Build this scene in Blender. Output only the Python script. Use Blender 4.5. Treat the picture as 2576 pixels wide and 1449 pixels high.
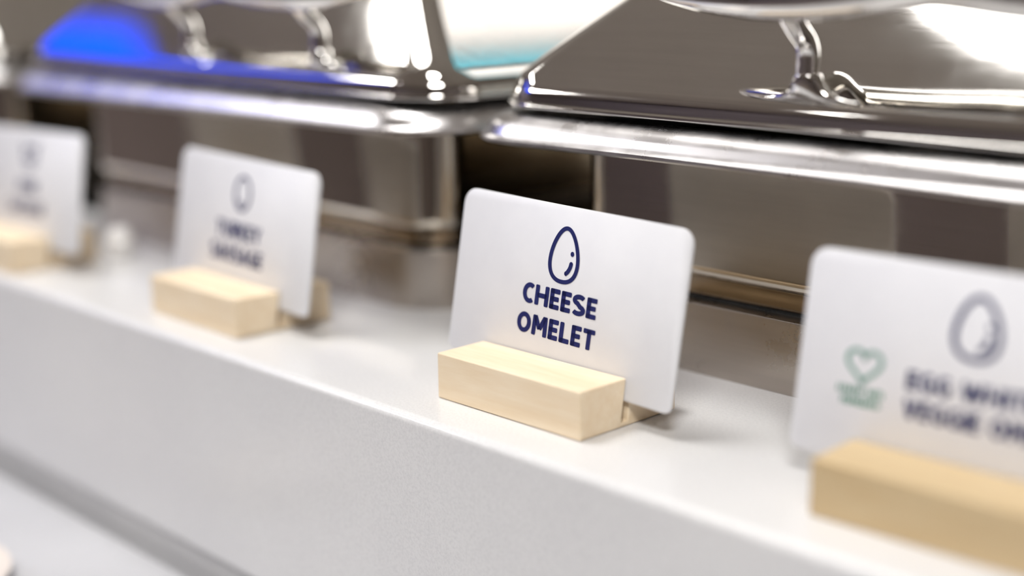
import bpy, bmesh, math, random
from mathutils import Vector, Matrix

# ------------------------------------------------------------------ clearing
for o in list(bpy.data.objects):
    bpy.data.objects.remove(o, do_unlink=True)
scene = bpy.context.scene
COL = scene.collection
S = 0.013                       # one working unit = 13 mm
PI = math.pi
random.seed(4)

# ------------------------------------------------------------------ camera
CAM_LOC = Vector((31.634, -27.1428, 13.0324))
RIGHT = Vector((0.69445333, 0.71942498, -0.01273834))
UP = Vector((-0.15309549, 0.16503329, 0.97433351))
FWD = Vector((-0.70306212, 0.67467897, -0.22474864))
cd = bpy.data.cameras.new('camera')
cam = bpy.data.objects.new('camera', cd)
COL.objects.link(cam)
m = Matrix.Identity(4)
for i in range(3):
    m[i][0], m[i][1], m[i][2], m[i][3] = RIGHT[i], UP[i], -FWD[i], CAM_LOC[i] * S
cam.matrix_world = m
cd.sensor_fit = 'HORIZONTAL'
cd.sensor_width = 36.0
cd.lens = 3552.246 / 2576 * 36.0
cd.clip_start = 0.02
cd.clip_end = 100
cd.dof.use_dof = True
cd.dof.focus_distance = 42.2 * S
cd.dof.aperture_fstop = 2.2
scene.camera = cam

# ------------------------------------------------------------------ world, exposure
w = bpy.data.worlds.new('world')
scene.world = w
w.use_nodes = True
w.node_tree.nodes['Background'].inputs[0].default_value = (0.9, 0.86, 0.8, 1)
w.node_tree.nodes['Background'].inputs[1].default_value = 0.05
vs = scene.view_settings
vs.view_transform = 'Standard'
vs.look = 'None'
vs.exposure = 0.62
vs.gamma = 1.0
vs.use_curve_mapping = False

KEY_POWER = 11.0
LAMP_POWER = 26.0               # emission strength of the round ceiling lamps
WASH_POWER = 1.0
BLUE_POWER = 2.2


# ------------------------------------------------------------------ material helpers
def new_mat(name):
    mt = bpy.data.materials.new(name)
    mt.use_nodes = True
    nt = mt.node_tree
    b = nt.nodes['Principled BSDF']
    return mt, nt, b


def coords(nt, scale=(1, 1, 1), kind='Object'):
    tc = nt.nodes.new('ShaderNodeTexCoord')
    mp = nt.nodes.new('ShaderNodeMapping')
    mp.inputs['Scale'].default_value = scale
    nt.links.new(tc.outputs[kind], mp.inputs['Vector'])
    return mp.outputs['Vector']


def noise(nt, vec, scale, detail=4, rough=0.5):
    n = nt.nodes.new('ShaderNodeTexNoise')
    n.inputs['Scale'].default_value = scale
    n.inputs['Detail'].default_value = detail
    n.inputs['Roughness'].default_value = rough
    nt.links.new(vec, n.inputs['Vector'])
    return n.outputs['Fac']


def ramp(nt, fac, stops):
    r = nt.nodes.new('ShaderNodeValToRGB')
    el = r.color_ramp.elements
    while len(el) < len(stops):
        el.new(0.5)
    for e, (p, c) in zip(el, stops):
        e.position = p
        e.color = (c[0], c[1], c[2], 1) if not isinstance(c, (int, float)) else (c, c, c, 1)
    nt.links.new(fac, r.inputs['Fac'])
    return r.outputs['Color']


def bump(nt, b, height, strength, dist=0.001):
    bp = nt.nodes.new('ShaderNodeBump')
    bp.inputs['Strength'].default_value = strength
    bp.inputs['Distance'].default_value = dist
    nt.links.new(height, bp.inputs['Height'])
    nt.links.new(bp.outputs['Normal'], b.inputs['Normal'])


def simple(name, c1, c2, scale, rough=0.5, spec=0.5, bmp=0.0):
    mt, nt, b = new_mat(name)
    v = coords(nt)
    f = noise(nt, v, scale)
    nt.links.new(ramp(nt, f, [(0.35, c1), (0.65, c2)]), b.inputs['Base Color'])
    b.inputs['Roughness'].default_value = rough
    b.inputs['Specular IOR Level'].default_value = spec
    if bmp:
        bump(nt, b, f, bmp)
    return mt


def steel(name, rlo, rhi, col=(0.74, 0.72, 0.69), streak=(3, 60, 60), bstr=0.03, scratch=0.0):
    mt, nt, b = new_mat(name)
    b.inputs['Metallic'].default_value = 1.0
    v = coords(nt, streak)
    f = noise(nt, v, 6.0, 6, 0.6)
    nt.links.new(ramp(nt, f, [(0.3, tuple(c * 0.94 for c in col)), (0.7, col)]), b.inputs['Base Color'])
    v2 = coords(nt)
    f2 = noise(nt, v2, 40.0, 5, 0.65)
    r = ramp(nt, f2, [(0.35, rlo), (0.7, rhi)])
    if scratch:
        # short fine scratches that scatter light: thin cell borders gated by a noise
        vo = nt.nodes.new('ShaderNodeTexVoronoi')
        vo.feature = 'DISTANCE_TO_EDGE'
        vo.inputs['Scale'].default_value = 800
        vd = coords(nt, (1.0, 2.2, 2.2))
        nt.links.new(vd, vo.inputs['Vector'])
        thin = ramp(nt, vo.outputs['Distance'], [(0.0, 1.0), (0.05, 0.0)])
        gate = ramp(nt, noise(nt, v2, 260, 3), [(0.54, 0.0), (0.62, 1.0)])
        mul = nt.nodes.new('ShaderNodeMath')
        mul.operation = 'MULTIPLY'
        nt.links.new(thin, mul.inputs[0])
        nt.links.new(gate, mul.inputs[1])
        ad = nt.nodes.new('ShaderNodeMath')
        ad.operation = 'MULTIPLY_ADD'
        ad.inputs[1].default_value = scratch
        nt.links.new(mul.outputs[0], ad.inputs[0])
        nt.links.new(r, ad.inputs[2])
        r = ad.outputs[0]
    nt.links.new(r, b.inputs['Roughness'])
    bump(nt, b, f, bstr, 0.0006)
    return mt


def emit(name, col, strength):
    mt, nt, b = new_mat(name)
    v = coords(nt)
    f = noise(nt, v, 2.0)
    c = ramp(nt, f, [(0.3, tuple(x * 0.93 for x in col)), (0.7, col)])
    nt.links.new(c, b.inputs['Base Color'])
    nt.links.new(c, b.inputs['Emission Color'])
    b.inputs['Emission Strength'].default_value = strength
    return mt


M = {}
# white solid-surface counter with a fine grain
mt, nt, b = new_mat('counter_stone')
v = coords(nt)
f = noise(nt, v, 900, 2, 0.7)
f2 = noise(nt, v, 9, 4)
c1 = ramp(nt, f, [(0.3, (0.73, 0.725, 0.725)), (0.55, (0.80, 0.795, 0.79)), (0.8, (0.83, 0.825, 0.82))])
c2 = ramp(nt, f2, [(0.35, (0.93, 0.93, 0.94)), (0.7, (1, 1, 1))])
mx = nt.nodes.new('ShaderNodeMix'); mx.data_type = 'RGBA'; mx.blend_type = 'MULTIPLY'
mx.inputs['Factor'].default_value = 1.0
nt.links.new(c1, mx.inputs['A']); nt.links.new(c2, mx.inputs['B'])
nt.links.new(mx.outputs['Result'], b.inputs['Base Color'])
b.inputs['Roughness'].default_value = 0.27
bump(nt, b, f, 0.06, 0.0003)
M['counter'] = mt
# pale birch
def wood_mat(name, k, seed, tint=(1, 1, 1)):
    mt, nt, b = new_mat(name)
    v = coords(nt, (6, 60, 60))
    f = noise(nt, v, 5.0 + seed, 5, 0.6)
    v2 = coords(nt, (3, 20, 20))
    f2 = noise(nt, v2, 3.0 + seed, 2)
    ca = ramp(nt, f, [(0.3, (0.89 * k * tint[0], 0.72 * k * tint[1], 0.50 * k * tint[2])), (0.7, (0.95 * k * tint[0], 0.81 * k * tint[1], 0.61 * k * tint[2]))])
    cb = ramp(nt, f2, [(0.4, (0.95, 0.93, 0.90)), (0.6, (1, 1, 1))])
    mx = nt.nodes.new('ShaderNodeMix'); mx.data_type = 'RGBA'; mx.blend_type = 'MULTIPLY'
    mx.inputs['Factor'].default_value = 1.0
    nt.links.new(ca, mx.inputs['A']); nt.links.new(cb, mx.inputs['B'])
    nt.links.new(mx.outputs['Result'], b.inputs['Base Color'])
    b.inputs['Roughness'].default_value = 0.5
    bump(nt, b, f, 0.08, 0.0004)
    return mt


M['wood'] = wood_mat('birch_wood', 1.0, 0)
M['wood_tan'] = wood_mat('tan_birch_wood', 0.70, 1, (1.0, 0.92, 0.74))
M['card'] = simple('white_card_plastic', (0.80, 0.80, 0.83), (0.83, 0.83, 0.855), 60, 0.42, 0.4)
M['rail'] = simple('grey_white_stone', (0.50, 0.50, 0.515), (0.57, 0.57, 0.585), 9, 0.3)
M['navy'] = simple('navy_ink', (0.012, 0.016, 0.105), (0.016, 0.022, 0.13), 80, 0.5, 0.3)
M['green'] = simple('green_ink', (0.02, 0.21, 0.13), (0.03, 0.25, 0.16), 80, 0.5, 0.3)
M['sage'] = simple('pale_green_ink', (0.18, 0.36, 0.30), (0.22, 0.40, 0.34), 80, 0.5, 0.3)
M['lid'] = steel('polished_lid_steel', 0.035, 0.075, bstr=0.02)
M['rim'] = steel('worn_rim_steel', 0.25, 0.38, (0.78, 0.76, 0.76), bstr=0.03, scratch=0.2)
M['body'] = steel('brushed_pan_steel', 0.06, 0.12, (0.69, 0.63, 0.54), bstr=0.03)
M['base'] = steel('base_steel', 0.24, 0.42, (0.50, 0.455, 0.41), streak=(2, 90, 90), bstr=0.10)
M['dark_reflection'] = steel('dark_reflection_steel', 0.10, 0.2, (0.30, 0.235, 0.165))
M['chrome'] = steel('handle_chrome', 0.03, 0.07, (0.80, 0.78, 0.75), bstr=0.01)
M['black'] = simple('gap_black', (0.004, 0.005, 0.005), (0.009, 0.01, 0.01), 40, 0.6)
M['ceiling'] = simple('taupe_ceiling', (0.66, 0.62, 0.55), (0.77, 0.725, 0.645), 3, 0.9, 0.2)
M['wall'] = simple('cream_wall', (0.70, 0.64, 0.57), (0.85, 0.82, 0.78), 2.2, 0.8, 0.2)
M['dark_wall'] = simple('brown_wall', (0.20, 0.17, 0.16), (0.28, 0.24, 0.23), 3, 0.7, 0.3)
M['floor'] = simple('brown_floor', (0.20, 0.165, 0.14), (0.27, 0.23, 0.20), 4, 0.5)
M['lamp'] = emit('lamp_diffuser', (1.0, 0.985, 0.965), LAMP_POWER)
M['key_lamp'] = emit('key_lamp_diffuser', (1.0, 0.985, 0.965), KEY_POWER)
M['wash'] = emit('wash_diffuser', (1.0, 0.97, 0.93), WASH_POWER)
M['blue'] = emit('blue_screen', (0.001, 0.07, 1.0), BLUE_POWER)
M['teal_glow'] = emit('added_teal_glow', (0.05, 0.62, 0.78), 1.2)
M['wall_glow'] = emit('wall_glow_pane', (0.96, 0.97, 1.0), 1.6)
M['white_metal'] = simple('white_painted_metal', (0.75, 0.75, 0.74), (0.8, 0.8, 0.79), 20, 0.4)
M['teal'] = simple('teal_card_box', (0.02, 0.42, 0.52), (0.03, 0.50, 0.60), 20, 0.5)
M['walnut'] = simple('brown_wood_tray', (0.22, 0.12, 0.06), (0.30, 0.17, 0.09), 12, 0.5)
M['white_glaze'] = simple('white_glaze', (0.84, 0.82, 0.80), (0.88, 0.86, 0.84), 10, 0.25)
M['porcelain'] = simple('pale_porcelain', (0.80, 0.72, 0.66), (0.84, 0.77, 0.72), 10, 0.25)


# ------------------------------------------------------------------ mesh helpers (working units)
def mesh_obj(name, verts, faces, mat, parent=None, smooth=None):
    me = bpy.data.meshes.new(name)
    me.from_pydata([(x * S, y * S, z * S) for x, y, z in verts], [], faces)
    me.update()
    bm = bmesh.new()
    bm.from_mesh(me)
    bmesh.ops.recalc_face_normals(bm, faces=bm.faces)
    bm.to_mesh(me)
    bm.free()
    o = bpy.data.objects.new(name, me)
    COL.objects.link(o)
    me.materials.append(mat)
    if smooth is not None:
        for p in me.polygons:
            p.use_smooth = True
        try:
            me.set_sharp_from_angle(angle=math.radians(smooth))
        except Exception:
            pass
    if parent is not None:
        o.parent = parent
    return o


def tag(o, label, cat, group=None, kind=None):
    o['label'] = label
    o['category'] = cat
    if group:
        o['group'] = group
    if kind:
        o['kind'] = kind
    return o


def struct(o, label=None):
    o['kind'] = 'structure'
    if label:
        o['label'] = label
    return o


def empty(name, loc=(0, 0, 0), rz=0.0):
    o = bpy.data.objects.new(name, None)
    o.empty_display_size = 0.01
    COL.objects.link(o)
    o.location = (loc[0] * S, loc[1] * S, loc[2] * S)
    o.rotation_euler = (0, 0, rz)
    return o


def box(x0, x1, y0, y1, z0, z1):
    v = [(x, y, z) for z in (z0, z1) for y in (y0, y1) for x in (x0, x1)]
    f = [(0, 1, 3, 2), (4, 5, 7, 6), (0, 1, 5, 4), (2, 3, 7, 6), (0, 2, 6, 4), (1, 3, 7, 5)]
    return v, f


def bevel_obj(o, width, seg=3, angle=30):
    md = o.modifiers.new('bevel', 'BEVEL')
    md.width = width * S
    md.segments = seg
    md.limit_method = 'ANGLE'
    md.angle_limit = math.radians(angle)
    for p in o.data.polygons:
        p.use_smooth = True
    wn = o.modifiers.new('wn', 'WEIGHTED_NORMAL')
    wn.keep_sharp = True
    return o


def rrect(x0, x1, y0, y1, r, n=10):
    pts = []
    for cx, cy, a0 in ((x1 - r, y1 - r, 0), (x0 + r, y1 - r, 90), (x0 + r, y0 + r, 180), (x1 - r, y0 + r, 270)):
        for i in range(n + 1):
            a = math.radians(a0 + 90 * i / n)
            pts.append((cx + r * math.cos(a), cy + r * math.sin(a)))
    return pts


def loft(name, sections, mat, parent, cap_bottom=False, cap_top=False, smooth=40, n=10):
    """sections: (x0,x1,y0,y1,r,z) rounded rectangles stacked into one skin"""
    verts, faces = [], []
    for (x0, x1, y0, y1, r, z) in sections:
        for (x, y) in rrect(x0, x1, y0, y1, r, n):
            verts.append((x, y, z))
    k = 4 * (n + 1)
    for s in range(len(sections) - 1):
        for i in range(k):
            a, b_ = s * k + i, s * k + (i + 1) % k
            faces.append((a, b_, b_ + k, a + k))
    if cap_bottom:
        faces.append(tuple(range(k)))
    if cap_top:
        faces.append(tuple(range((len(sections) - 1) * k, len(sections) * k)))
    o = mesh_obj(name, verts, faces, mat, parent, smooth)
    wn = o.modifiers.new('wn', 'WEIGHTED_NORMAL')
    wn.weight = 100
    wn.keep_sharp = True
    return o


def tube(name, pts, radii, mat, parent, seg=20, squash=1.0, caps=True):
    P = [Vector(p) for p in pts]
    verts, faces = [], []
    prev = None
    for i, p in enumerate(P):
        t = (P[min(i + 1, len(P) - 1)] - P[max(i - 1, 0)]).normalized()
        if prev is None:
            a = Vector((0, 0, 1)) if abs(t.z) < 0.9 else Vector((0, 1, 0))
            u = (a - t * a.dot(t)).normalized()
        else:
            u = (prev - t * prev.dot(t)).normalized()
        prev = u
        vv = t.cross(u)
        for j in range(seg):
            an = 2 * PI * j / seg
            verts.append(tuple(p + u * (radii[i] * math.cos(an)) + vv * (radii[i] * squash * math.sin(an))))
    for i in range(len(P) - 1):
        for j in range(seg):
            a, b_ = i * seg + j, i * seg + (j + 1) % seg
            faces.append((a, b_, b_ + seg, a + seg))
    if caps:
        faces.append(tuple(range(seg)))
        faces.append(tuple(range((len(P) - 1) * seg, len(P) * seg)))
    return mesh_obj(name, verts, faces, mat, parent, 60)


def smooth_curve(pts, n=8):
    """Catmull-Rom through the points"""
    P = [Vector(p) for p in pts]
    out = []
    for i in range(len(P) - 1):
        p0, p1, p2, p3 = P[max(i - 1, 0)], P[i], P[i + 1], P[min(i + 2, len(P) - 1)]
        for k in range(n):
            t = k / n
            out.append(0.5 * ((2 * p1) + (p2 - p0) * t + (2 * p0 - 5 * p1 + 4 * p2 - p3) * t * t + (3 * p1 - p0 - 3 * p2 + p3) * t ** 3))
    out.append(P[-1])
    return out


# ------------------------------------------------------------------ the room
RX0, RX1, RY0, RY1, RZ0, RZ1 = -320, 260, -330, 240, -73, 131
T = 4


def room_box(name, b6, mat, label):
    v, f = box(*b6)
    return struct(mesh_obj(name, v, f, mat), label)


room_box('floor', (RX0, RX1, RY0, RY1, RZ0 - T, RZ0), M['floor'], 'brown floor of the dining room')
room_box('ceiling', (RX0, RX1, RY0, RY1, RZ1, RZ1 + T), M['ceiling'], 'taupe ceiling above the buffet')
room_box('wall_back', (RX0 - T, RX1 + T, RY1, RY1 + T, RZ0, RZ1), M['wall'], 'bright cream wall far behind the chafing dishes')
room_box('wall_front', (RX0 - T, RX1 + T, RY0 - T, RY0, RZ0, RZ1), M['dark_wall'], 'brown wall behind the photographer')
room_box('wall_left', (RX0 - T, RX0, RY0, RY1, RZ0, RZ1), M['dark_wall'], 'brown wall beyond the far end of the buffet')
room_box('wall_right', (RX1, RX1 + T, RY0, RY1, RZ0, RZ1), M['dark_wall'], 'brown wall at the near end of the buffet')


def ceiling_lamp(x, y, r, z=None, key='lamp', label=''):
    z = RZ1 if z is None else z
    e = empty('ceiling_lamp', (x, y, z))
    n = 40
    prof = [(r + 1.6, 0.0), (r + 1.6, -1.6), (r + 0.2, -2.0), (r, -0.9)]
    v, f = [], []
    for (rr, zz) in prof:
        for i in range(n):
            a = 2 * PI * i / n
            v.append((rr * math.cos(a), rr * math.sin(a), zz))
    for s in range(len(prof) - 1):
        for i in range(n):
            f.append((s * n + i, s * n + (i + 1) % n, (s + 1) * n + (i + 1) % n, (s + 1) * n + i))
    mesh_obj('housing', v, f, M['white_metal'], e, 40)
    v = [(r * math.cos(2 * PI * i / n), r * math.sin(2 * PI * i / n), -1.0) for i in range(n)]
    mesh_obj('diffuser', v, [tuple(range(n))], M[key], e)
    tag(e, label, 'lamp', 'round ceiling lamps')
    return e


ceiling_lamp(-42, -13, 28, key='key_lamp', label='large round ceiling lamp in front of the buffet, mirrored in the near lid')
ceiling_lamp(-157, -44, 9, label='small round ceiling lamp mirrored in the corner of the far lid')
ceiling_lamp(85, -95, 27, label='round fill lamp added in front of the buffet')  # fill light added to brighten the card fronts and apron
ceiling_lamp(-118, -150, 4, label='small round ceiling lamp mirrored as a streak along the near lid')
ceiling_lamp(-212, -135, 25, label='round ceiling lamp mirrored along the far rim')


def light_panel(name, x0, x1, y0, y1, key, label, cat='light panel'):
    e = empty(name, ((x0 + x1) / 2, (y0 + y1) / 2, RZ1))
    hx, hy = (x1 - x0) / 2, (y1 - y0) / 2
    v, f = [], []
    for (ins, z) in ((-1.5, 0.0), (-1.5, -2.0), (0.0, -2.0), (0.0, -0.8)):
        v += [(-hx + ins, -hy + ins, z), (hx - ins, -hy + ins, z), (hx - ins, hy - ins, z), (-hx + ins, hy - ins, z)]
    for k in range(3):
        for i in range(4):
            f.append((k * 4 + i, k * 4 + (i + 1) % 4, (k + 1) * 4 + (i + 1) % 4, (k + 1) * 4 + i))
    mesh_obj('frame', v, f, M['white_metal'], e)
    mesh_obj('diffuser', [(-hx, -hy, -0.9), (hx, -hy, -0.9), (hx, hy, -0.9), (-hx, hy, -0.9)], [(0, 1, 2, 3)], M[key], e)
    tag(e, label, cat)
    return e


light_panel('ceiling_light_panel', -70, -9.0, 100, 205, 'wash', 'broad white ceiling light panel behind the buffet')
light_panel('teal_reflection_glow', -6.0, 1.5, 100, 136, 'teal_glow', 'glowing teal strip added on the ceiling for a reflection in the far lid')  # teal glow added only to be mirrored in the far lid
light_panel('blue_light_panel', -317, -256, -180, -43, 'blue', 'glowing blue ceiling panel beyond the far end of the buffet')

# glowing panel added on the left wall to streak the near lid's edge
e = empty('added_glow_panel', (RX0, 150, 50))
for (ya, yb, za, zb) in ((-84, 84, -59, -55), (-84, 84, 70, 74), (-84, -80, -55, 70), (80, 84, -55, 70), (-1.5, 1.5, -55, 70)):
    v, f = box(0.0, 1.6, ya, yb, za, zb)
    mesh_obj('frame_bar', v, f, M['white_metal'], e)
for (ya, yb) in ((-80, -1.5), (1.5, 80)):
    v, f = box(0.3, 0.6, ya, yb, -55, 70)
    mesh_obj('pane', v, f, M['wall_glow'], e)
struct(e, 'bright glowing panel added on the left wall')

# ------------------------------------------------------------------ counter
EY = -1.77
CX0, CX1 = -130, 75
v, f = box(CX0, CX1, EY, 96, -8.2, 0)
counter = mesh_obj('buffet_counter', v, f, M['counter'])
bevel_obj(counter, 0.28, 4)
tag(counter, 'white stone buffet counter with rounded front edge and grey apron', 'counter')
v, f = box(CX0, CX1, EY + 0.35, 92, RZ0, -8.2)
plinth = mesh_obj('counter_plinth', v, f, M['counter'])
tag(plinth, 'plain stone plinth carrying the buffet counter', 'plinth')
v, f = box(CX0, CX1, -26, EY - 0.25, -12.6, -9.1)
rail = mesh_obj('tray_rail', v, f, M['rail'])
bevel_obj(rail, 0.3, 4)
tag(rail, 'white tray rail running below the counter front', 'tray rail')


# ------------------------------------------------------------------ chafing dishes
def chafing_dish(rx0, rx1, ry0, ry1, hx, label):
    """rx0..ry1: outline of the rim; hx: middle of the lid handle"""
    ox, oy = (rx0 + rx1) / 2, ry0
    root = empty('chafing_dish', (ox, oy, 0))
    X0, X1, Y0, Y1 = rx0 - ox, rx1 - ox, 0.0, ry1 - oy

    def sec(ins, z, r):
        return (X0 + ins, X1 - ins, Y0 + ins, Y1 - ins, max(r, 0.05), z)

    # base: convex steel foot frame standing on the counter
    loft('base', [sec(3.4, 0.0, 2.4), sec(2.85, 0.0, 2.6), sec(2.80, 0.06, 2.6), sec(2.80, 1.2, 2.6), sec(2.80, 2.28, 2.6), sec(2.82, 2.32, 2.58),
                  sec(2.86, 2.33, 2.55), sec(4.4, 2.33, 1.4)], M['base'], root, True, True)
    loft('gap_strip', [sec(3.62, 2.30, 1.6), sec(3.50, 2.33, 1.6), sec(3.50, 2.46, 1.6), sec(3.7, 2.48, 1.6)], M['black'], root, True, True)  # black strip stands in for the dark gap below the pan
    # water pan: flat polished wall with a rounded lower edge
    loft('water_pan', [sec(3.45, 3.06, 1.6), sec(3.33, 3.07, 1.62), sec(3.24, 3.10, 1.64), sec(3.16, 3.16, 1.66), sec(3.10, 3.25, 1.68), sec(3.06, 3.38, 1.7),
                       sec(3.05, 3.52, 1.7), sec(3.05, 7.05, 1.7)], M['body'], root, True, False)
    loft('lower_band', [sec(4.6, 2.46, 1.2), sec(3.44, 2.46, 1.6), sec(3.40, 2.50, 1.62), sec(3.38, 2.56, 1.64), sec(3.38, 3.08, 1.64)], M['dark_reflection'], root, True, False)  # dark reflection under the pan painted into the steel colour
    # rim: overhanging rounded flange
    R = 3.0
    prof = [(3.0, 7.02, 1.72), (0.35, 7.20, 2.8), (0.10, 7.20, R), (0.0, 7.27, R), (0.0, 7.36, R), (0.10, 7.44, R), (0.12, 7.50, R)]
    for k in range(7):
        a = math.radians(8 + 76 * k / 6)
        prof.append((0.16 + 0.72 * (1 - math.cos(a)), 7.46 + 0.66 * math.sin(a), R - 0.1))
    prof += [(1.35, 8.14, 2.0), (1.5, 8.05, 1.9), (1.6, 7.5, 1.8)]
    loft('rim', [sec(*(p[0], p[1], p[2])) for p in prof], M['rim'], root)
    # lid: skirt with a hem, then four sloping panels to a flat top
    LX, LX1, LY = 0.98, 0.2, 0.75

    def lsec(ix, iy, z, r):
        jx = ix if ix < 0.45 else 0.44 + (ix - 0.44) * 0.82
        return (X0 + LX + ix, X1 - LX1 - jx, Y0 + LY + iy, Y1 - LY - iy, max(r, 0.05), z)

    L = [lsec(0.12, 0.12, 8.34, 2.3), lsec(0.0, 0.0, 8.36, 2.4), lsec(-0.03, -0.03, 8.43, 2.43), lsec(0.0, 0.0, 8.50, 2.4),
         lsec(0.09, 0.09, 8.53, 2.35), lsec(0.09, 0.09, 8.72, 2.35), lsec(0.13, 0.12, 8.86, 2.33), lsec(0.22, 0.18, 9.0, 2.25),
         lsec(0.34, 0.255, 9.12, 2.1), lsec(0.43, 0.30, 9.18, 1.9), lsec(0.43 + 0.25 * 1.34, 0.30 + 0.25 * 0.73, 9.43, 1.35)]
    z0, zt = 9.18, 18.0
    for k in range(1, 13):
        dz = (zt - z0) * k / 12
        L.append(lsec(0.43 + dz * 1.34, 0.30 + dz * 0.73, z0 + dz, 1.25 - 0.4 * k / 12))
    dz = zt - z0
    L += [lsec(0.8 + dz * 1.34, 0.7 + dz * 0.73, zt + 0.25, 0.9), lsec(1.8 + dz * 1.34, 1.5 + dz * 0.73, zt + 0.33, 0.6)]
    lid = loft('lid', L, M['lid'], root, False, True, smooth=50)
    # handle: flared feet, bent posts and an arched grip
    h = hx - ox
    fy = 1.07
    for s in (-1, 1):
        px = h + 4.5 * s
        n = 28
        prof = [(1.66, 0.03, 1.0, 1.09, 9.235), (1.62, 0.05, 1.0, 1.07, 9.245), (1.25, 0.11, 0.9, 1.07, 9.28), (0.95, 0.19, 0.7, 1.07, 9.35), (0.72, 0.27, 0.5, 1.07, 9.46),
                (0.54, 0.33, 0.3, 1.07, 9.61), (0.44, 0.37, 0.1, 1.07, 9.77), (0.385, 0.37, 0.0, 1.07, 9.92), (0.36, 0.35, 0.0, 1.07, 9.95), (0.29, 0.29, 0.0, 1.07, 9.95)]
        vv, ff = [], []
        for k, (ra, rb, tl, yc, z) in enumerate(prof):
            for i in range(n):
                a = 2 * PI * i / n
                sn = rb * math.sin(a)
                an = tl * math.atan2(1.0, 0.73)              # the flared skirt lies on the sloping lid
                vv.append((px + ra * math.cos(a), yc + sn * math.cos(an), z + sn * math.sin(an)))
        for k in range(len(prof) - 1):
            for i in range(n):
                ff.append((k * n + i, k * n + (i + 1) % n, (k + 1) * n + (i + 1) % n, (k + 1) * n + i))
        mesh_obj('handle_foot', vv, ff, M['chrome'], lid, 50)
        path = smooth_curve([(px, fy, 9.5), (px, fy, 10.0), (px, fy, 10.5), (px, fy - 0.16, 10.85), (px, fy - 0.5, 11.15), (px, fy - 1.15, 11.8)], 6)
        tube('handle_post', path, [0.30] * len(path), M['chrome'], lid)
    gy = fy - 1.2
    half = [(9.05, 0.1, 12.06, 0.05), (8.6, 0.08, 12.03, 0.16), (7.7, 0.05, 12.0, 0.31), (6.9, 0.0, 11.98, 0.42), (5.5, -0.05, 11.96, 0.54), (4.2, -0.1, 11.97, 0.56),
            (3.0, -0.13, 12.03, 0.56), (1.8, -0.15, 12.15, 0.56), (0.7, -0.16, 12.30, 0.56), (0.0, -0.17, 12.36, 0.56)]
    pts = [(h - a, gy + b_, c, r) for a, b_, c, r in half] + [(h + a, gy + b_, c, r) for a, b_, c, r in reversed(half[:-1])]
    path = smooth_curve(pts, 6)
    rad = [q[3] for q in path]
    path = [q.to_3d() for q in path]
    tube('handle_grip', path, rad, M['chrome'], lid, 28)
    tag(root, label, 'chafing dish', 'chafing dishes along the counter')
    return root


chafing_dish(-4.78, 27.6, 4.7, 34.7, 13.65, 'near stainless chafing dish in focus behind the cheese omelet card')
chafing_dish(-37.9, -4.98, 3.8, 33.8, -16.45, 'blurred stainless chafing dish with blue reflections behind the turkey sausage card')
chafing_dish(-73.6, -41.6, 3.8, 33.8, -52.0, 'farthest chafing dish, only its end showing at the left edge')

# ------------------------------------------------------------------ card holders and cards
BL, BD, BH, SY, LEAN = 6.0, 4.13, 1.43, 1.933, 0.158
CW, CH, CZ0 = 9.319, 5.193, 0.84


def holder(x, y, rz, label, mat='wood'):
    t = math.tan(LEAN)
    zb = 0.14
    wslot = 0.26
    ysb = SY - (BH - zb) * t
    prof = [(0, 0), (BD, 0), (BD, BH), (SY + wslot, BH), (ysb + wslot, zb), (ysb, zb), (SY, BH), (0, BH)]
    v = [(0, a, b_) for a, b_ in prof] + [(BL, a, b_) for a, b_ in prof]
    n = len(prof)
    f = [tuple(range(n)), tuple(range(n, 2 * n))] + [(i, (i + 1) % n, (i + 1) % n + n, i + n) for i in range(n)]
    o = mesh_obj('card_holder', v, f, M[mat])
    bevel_obj(o, 0.05, 3)
    o.location = (x * S, y * S, 0.012 * S)
    o.rotation_euler = (0, 0, rz)
    tag(o, label, 'card holder', 'wooden card holders')
    return o


def card(x, y, rz, off, roll, label):
    """mesh in its own plane: local x across, y up, z out of the front"""
    r, th = 0.5, 0.13
    pts = []
    for cx, cy, a0, rr in ((CW, CH, 0, r), (0, CH, 90, r), (0, 0, 180, 0.25), (CW, 0, 270, 0.25)):
        ccx = cx - rr if cx > 0 else rr
        ccy = cy - rr if cy > 0 else rr
        for i in range(9):
            a = math.radians(a0 + 90 * i / 8)
            pts.append((ccx + rr * math.cos(a) - CW / 2, ccy + rr * math.sin(a)))
    n = len(pts)
    v, f = [], []
    lay = [(0.0, 0.02), (-0.02, 0.0), (-th + 0.02, 0.0), (-th, 0.02)]
    for z, ins in lay:
        for px, py in pts:
            v.append((px * (1 - ins / CW * 2), (py - CH / 2) * (1 - ins / CH * 2) + CH / 2, z))
    for k in range(3):
        for i in range(n):
            f.append((k * n + i, k * n + (i + 1) % n, (k + 1) * n + (i + 1) % n, (k + 1) * n + i))
    f += [tuple(range(n)), tuple(range(3 * n, 4 * n))]
    o = mesh_obj('menu_card', v, f, M['card'], None, 50)
    yb = SY - (BH - CZ0) * math.tan(LEAN) + 0.02
    hold = Matrix.Translation((x * S, y * S, 0)) @ Matrix.Rotation(rz, 4, 'Z')
    lean = Matrix.Rotation(PI / 2 - LEAN, 4, 'X')
    o.matrix_world = hold @ Matrix.Translation(((off + CW / 2) * S, (yb + 0.02) * S, CZ0 * S)) @ lean @ Matrix.Rotation(roll, 4, 'Z')
    tag(o, label, 'menu card', 'menu cards in wooden holders')
    return o


# ---- lettering: every glyph is a set of strokes with slightly softened ends
def arc(cx, cy, rx, ry, a0, a1, n=14):
    return [(cx + rx * math.cos(math.radians(a0 + (a1 - a0) * i / n)), cy + ry * math.sin(math.radians(a0 + (a1 - a0) * i / n))) for i in range(n + 1)]


AX = 1.18                       # stems are heavier than bars
SW = 0.225                      # stroke width for a cap height of 1


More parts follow.
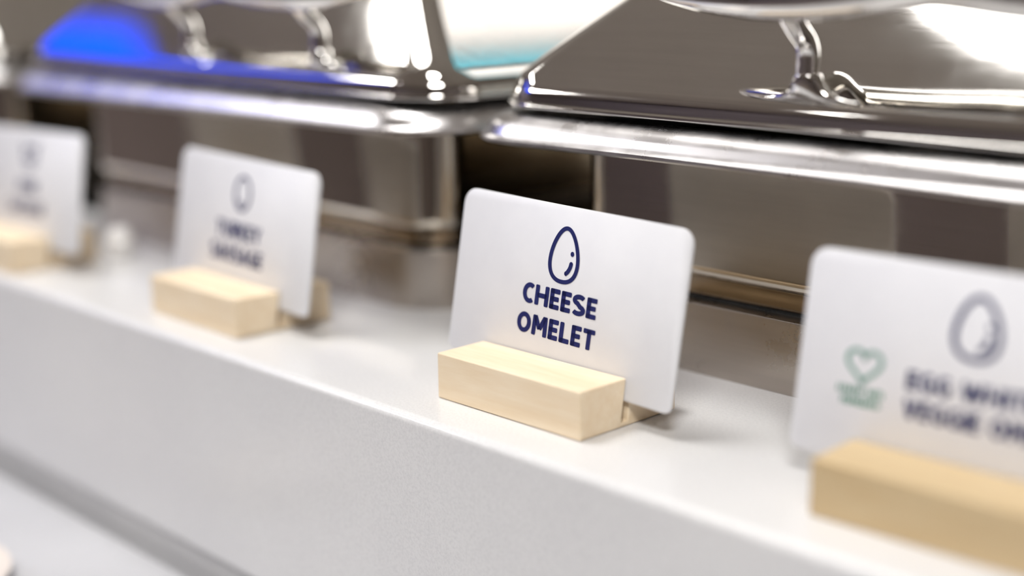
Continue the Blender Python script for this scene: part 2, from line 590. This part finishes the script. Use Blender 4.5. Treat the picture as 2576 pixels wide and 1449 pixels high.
def glyph(ch):
    """returns (advance width, strokes) with centre lines for cap height 1"""
    h = SW / 2
    if ch == 'E':
        return 0.60, [[(h, 0), (h, 1)], [(0.02, 1 - h), (0.60, 1 - h)], [(0.02, 0.5), (0.55, 0.5)], [(0.02, h), (0.60, h)]]
    if ch == 'L':
        return 0.62, [[(h, 0), (h, 1)], [(0.02, h), (0.62, h)]]
    if ch == 'T':
        return 0.72, [[(0, 1 - h), (0.72, 1 - h)], [(0.36, 0), (0.36, 0.95)]]
    if ch == 'H':
        return 0.84, [[(h, 0), (h, 1)], [(0.84 - h, 0), (0.84 - h, 1)], [(h, 0.5), (0.84 - h, 0.5)]]
    if ch == 'I':
        return SW, [[(h, 0), (h, 1)]]
    if ch == 'O':
        return 0.88, [arc(0.44, 0.5, 0.44 - h, 0.51 - h, 90, 450, 40)]
    if ch == 'C':
        return 0.70, [arc(0.44, 0.5, 0.44 - h, 0.51 - h, 52, 308, 30)]
    if ch == 'G':
        return 0.78, [arc(0.44, 0.5, 0.44 - h, 0.51 - h, 50, 338, 30), [(0.78 - h, 0.06), (0.78 - h, 0.52)], [(0.46, 0.45), (0.78, 0.45)]]
    if ch == 'S':
        top = arc(0.39, 0.735, 0.29, 0.165, 28, 250, 18)
        bot = arc(0.37, 0.265, 0.31, 0.165, 70, -152, 18)
        return 0.76, [top + bot]
    if ch == 'M':
        return 0.96, [[(h, 0), (h + 0.03, 1)], [(h + 0.05, 0.97), (0.48, 0.33)], [(0.48, 0.33), (0.96 - h - 0.05, 0.97)], [(0.96 - h, 0), (0.96 - h - 0.03, 1)]]
    if ch == 'U':
        return 0.80, [[(h, 1), (h, 0.36)] + arc(0.40, 0.38, 0.40 - h, 0.38 - h, 185, 355, 16) + [(0.80 - h, 0.36), (0.80 - h, 1)]]
    if ch == 'R' or ch == 'P':
        st = [[(h, 0), (h, 1)], [(h, 1 - h), (0.38, 1 - h)] + arc(0.38, 0.69, 0.25, 0.31 - h, 90, -90, 14) + [(h, 0.48)]]
        if ch == 'R':
            st.append([(0.34, 0.45), (0.62, 0.0)])
        return 0.72, st
    if ch == 'K':
        return 0.74, [[(h, 0), (h, 1)], [(0.64, 1), (0.24, 0.5)], [(0.24, 0.55), (0.66, 0.0)]]
    if ch == 'Y':
        return 0.78, [[(0.09, 1), (0.39, 0.46)], [(0.69, 1), (0.39, 0.46)], [(0.39, 0.0), (0.39, 0.5)]]
    if ch == 'A':
        return 0.84, [[(0.10, 0), (0.41, 1)], [(0.74, 0), (0.43, 1)], [(0.2, 0.27), (0.64, 0.27)]]
    if ch == 'V':
        return 0.82, [[(0.10, 1), (0.40, 0)], [(0.72, 1), (0.42, 0)]]
    if ch == 'W':
        return 1.2, [[(0.10, 1), (0.32, 0)], [(0.34, 0), (0.60, 0.9)], [(0.60, 0.9), (0.86, 0)], [(0.88, 0), (1.10, 1)]]
    return 0.32, []


def ribbon(verts, faces, pts, wd, z, round_end=0.25):
    """flat ribbon of width wd along pts with softened corners at its ends"""
    P = [Vector((p[0], p[1])) for p in pts]
    closed = (P[0] - P[-1]).length < 1e-4
    if closed:
        P = P[:-1]
    n = len(P)
    Lp, Rp = [], []
    for i in range(n):
        a = P[i - 1] if (i > 0 or closed) else P[i]
        c = P[(i + 1) % n] if (i < n - 1 or closed) else P[i]
        t = (c - a).normalized()
        nn = Vector((-t.y * AX, t.x))
        Lp.append(P[i] + nn * wd / 2)
        Rp.append(P[i] - nn * wd / 2)
    if not closed:
        # pull the ends in and add a softened cap
        cap = []
        for end in (0, n - 1):
            t = (P[0] - P[1]).normalized() if end == 0 else (P[-1] - P[-2]).normalized()
            nn = Vector((-t.y * AX, t.x))
            r = wd * round_end
            e0 = P[end] - t * r
            pl = []
            for sgn in (1, -1):
                c = e0 + nn * sgn * (wd / 2 - r)
                rng = range(0, 5)
                seq = []
                for k in rng:
                    an = math.radians(90 * k / 4)
                    seq.append(c + nn * sgn * r * math.cos(an) + t * r * math.sin(an))
                pl += seq if sgn == 1 else seq[::-1]
            cap.append((e0, pl, nn, t))
        for idx, (e0, pl, nn, t) in enumerate(cap):
            end = 0 if idx == 0 else n - 1
            # move the ribbon end back to e0
            tt = (P[1] - P[0]).normalized() if end == 0 else (P[-1] - P[-2]).normalized()
            mm = Vector((-tt.y * AX, tt.x))
            Lp[end] = e0 + mm * wd / 2
            Rp[end] = e0 - mm * wd / 2
            b0 = len(verts)
            verts += [(q.x, q.y, z) for q in pl]
            faces.append(tuple(range(b0, b0 + len(pl))))
    b0 = len(verts)
    for i in range(n):
        verts.append((Lp[i].x, Lp[i].y, z))
        verts.append((Rp[i].x, Rp[i].y, z))
    for i in range(n if closed else n - 1):
        j = (i + 1) % n
        faces.append((b0 + 2 * i, b0 + 2 * i + 1, b0 + 2 * j + 1, b0 + 2 * j))


def disc(verts, faces, cx, cy, rx, ry, z, n=20):
    b0 = len(verts)
    verts += [(cx + rx * math.cos(2 * PI * i / n), cy + ry * math.sin(2 * PI * i / n), z) for i in range(n)]
    faces.append(tuple(range(b0, b0 + n)))


def ink(name, verts, faces, mat, par):
    """flat print, a hair proud of the card; coordinates from the card's lower left corner"""
    o = mesh_obj(name, [(x - CW / 2, y, z) for x, y, z in verts], faces, mat)
    for p in o.data.polygons:
        if p.normal.z < 0:
            p.flip()
    o.parent = par
    return o


def text_width(s, gap):
    return sum(glyph(c)[0] for c in s) + gap * (len(s) - 1)


def word(s, par, x0, x1, ybase, hgt, mat, gap=0.11, wide=1.0):
    """one printed line stretched to run from x0 to x1"""
    tw = text_width(s, gap)
    sx = (x1 - x0) / tw
    V, F = [], []
    x = 0.0
    for k, c in enumerate(s):
        adv, st = glyph(c)
        for pts in st:
            ribbon(V, F, [((x + a) * sx, b_ * hgt) for a, b_ in pts], SW * (sx * 0.5 + hgt * 0.5), 0.010)
        x += adv + gap
    return ink('lettering', [(a + x0, b_ + ybase, c) for a, b_, c in V], F, mat, par)


def egg_icon(par, cx, ytop, ybot, wd, stroke, mat):
    pts = []
    hgt = ytop - ybot - stroke
    for i in range(49):
        a = 2 * PI * i / 48
        s = math.sin(a)
        yy = 0.5 + 0.5 * s
        half = (wd - stroke) / 2 * math.cos(a) * (1.0 - 0.20 * s)
        # belly low: push the widest point below the middle
        yy = yy ** 1.12
        pts.append((cx + half, ybot + stroke / 2 + hgt * yy))
    V, F = [], []
    ribbon(V, F, pts, stroke, 0.010)
    disc(V, F, cx + wd * 0.25, ybot + (ytop - ybot) * 0.545, 0.075, 0.075, 0.010)
    ar = arc(cx - 0.02, ybot + (ytop - ybot) * 0.42, wd * 0.27, (ytop - ybot) * 0.26, -2, -72, 12)
    ribbon(V, F, ar, 0.125, 0.010, 0.5)
    return ink('egg_icon', V, F, mat, par)


SIGNS = {
    'M': (0.0, 0.0, 0.0, -1.667, -0.0267),
    'T': (-16.454, -0.344, -0.016, -1.644, -0.0207),
    'E': (13.562, -0.025, 0.034, -1.819, 0.0),
    'L': (-32.893, -1.309, 0.019, -0.96, 0.018),
}
x, y, rz, off, roll = SIGNS['M']
holder(x, y, rz, 'pale wooden holder under the cheese omelet card, in sharp focus')
c = card(x, y, rz, off, roll, 'white menu card reading cheese omelet with a navy egg')
egg_icon(c, 4.63, 4.60, 2.87, 1.24, 0.125, M['navy'])
word('CHEESE', c, 3.10, 6.165, 2.065, 0.617, M['navy'])
word('OMELET', c, 3.005, 6.233, 1.145, 0.617, M['navy'])

x, y, rz, off, roll = SIGNS['T']
holder(x, y, rz, 'pale wooden holder under the blurred turkey sausage card')
c = card(x, y, rz, off, roll, 'white menu card reading turkey sausage with an oval icon')
V, F = [], []
ribbon(V, F, arc(4.56, 3.86, 0.50, 0.62, 90, 450, 40), 0.13, 0.010)
ribbon(V, F, arc(4.56, 3.86, 0.32, 0.44, 215, 275, 10), 0.11, 0.010, 0.5)
ink('oval_icon', V, F, M['navy'], c)
word('TURKEY', c, 2.98, 5.98, 2.10, 0.617, M['navy'])
word('SAUSAGE', c, 2.70, 6.22, 1.20, 0.617, M['navy'])

x, y, rz, off, roll = SIGNS['E']
holder(x, y, rz, 'tan wooden holder nearest the camera, cut by the right edge', 'wood_tan')
c = card(x, y, rz, off, roll, 'white menu card reading egg white veggie with a green heart')
egg_icon(c, 4.62, 4.62, 3.02, 1.22, 0.125, M['navy'])
word('EGG WHITE', c, 3.02, 6.35, 2.09, 0.46, M['navy'])
word('VEGGIE OMELET', c, 3.02, 7.45, 1.40, 0.46, M['navy'])
hp = []
for i in range(61):
    t = 2 * PI * i / 60
    hp.append((1.84 + 0.47 * math.sin(t) ** 3, 2.46 + 0.47 * (13 * math.cos(t) - 5 * math.cos(2 * t) - 2 * math.cos(3 * t) - math.cos(4 * t)) / 16.5))
V, F = [], []
ribbon(V, F, hp, 0.105, 0.010)
ink('heart_icon', V, F, M['sage'], c)
V, F = [], []
rnd = random.Random(2)
for (xa, xb, yb) in ((1.22, 1.92, 1.70), (2.05, 2.42, 1.70), (1.36, 2.32, 1.44)):   # tiny print, too small to read in the photo
    xx = xa
    while xx < xb:
        hh = 0.17
        ribbon(V, F, [(xx, yb), (xx, yb + hh)], 0.06, 0.010)
        if rnd.random() < 0.75:
            ribbon(V, F, [(xx, yb + rnd.choice((0.02, 0.09, 0.15))), (xx + 0.085, yb + rnd.choice((0.02, 0.09, 0.15)))], 0.045, 0.010)
        xx += 0.118
ink('small_print', V, F, M['green'], c)

x, y, rz, off, roll = SIGNS['L']
holder(x, y, rz, 'blurred wooden holder at the left edge of the counter')
c = card(x, y, rz, off, roll, 'most blurred white menu card, cut by the left edge')
V, F = [], []
ribbon(V, F, arc(4.66, 3.92, 0.50, 0.44, 90, 450, 36), 0.12, 0.010)
for s in (-1, 1):
    ribbon(V, F, [(4.66 + s * 0.50, 4.02), (4.66 + s * 0.72, 4.55), (4.66 + s * 0.25, 4.36)], 0.13, 0.010)
disc(V, F, 4.66, 3.80, 0.22, 0.15, 0.010)
ink('animal_icon', V, F, M['navy'], c)
word('PORK', c, 3.72, 5.42, 2.32, 0.55, M['navy'])
word('SAUSAGE', c, 2.85, 6.10, 1.36, 0.55, M['navy'])

# ------------------------------------------------------------------ black sheet added to darken the gap between the dishes
v, f = box(-76, 32, 9.2, 32.0, 0.0, 0.02)
o = mesh_obj('gap_dark_sheet', v, f, M['black'])
tag(o, 'black sheet added under the dishes to darken the gap between them', 'dark sheet')


def lathe(name, prof, mat, loc, n=36):
    v, f = [], []
    for r, z in prof:
        for i in range(n):
            a = 2 * PI * i / n
            v.append((r * math.cos(a), r * math.sin(a), z))
    for k in range(len(prof) - 1):
        for i in range(n):
            f.append((k * n + i, k * n + (i + 1) % n, (k + 1) * n + (i + 1) % n, (k + 1) * n + i))
    f.append(tuple(range(n)))
    f.append(tuple(range((len(prof) - 1) * n, len(prof) * n)))
    o = mesh_obj(name, v, f, mat, None, 45)
    o.location = tuple(c * S for c in loc)
    return o


# ------------------------------------------------------------------ small white pot and saucer
o = lathe('small_blob', [(0.42, 0.0), (0.50, 0.04), (0.66, 0.35), (0.70, 0.7), (0.62, 1.05), (0.46, 1.3), (0.40, 1.38), (0.30, 1.42), (0.12, 1.44)], M['white_glaze'], (-26.9, 4.05, 0.0))  # plain rounded white form standing on the counter
tag(o, 'small round white pot between the far holder and the dish', 'blob')
o = lathe('saucer', [(1.9, 0.0), (2.0, 0.12), (2.9, 0.38), (3.5, 0.62), (3.5, 0.70), (2.9, 0.50), (2.0, 0.26), (0.2, 0.24)], M['porcelain'], (-18.0, -10.0, -9.1))
tag(o, 'pale pinkish saucer on the tray rail in the lower left corner', 'saucer')
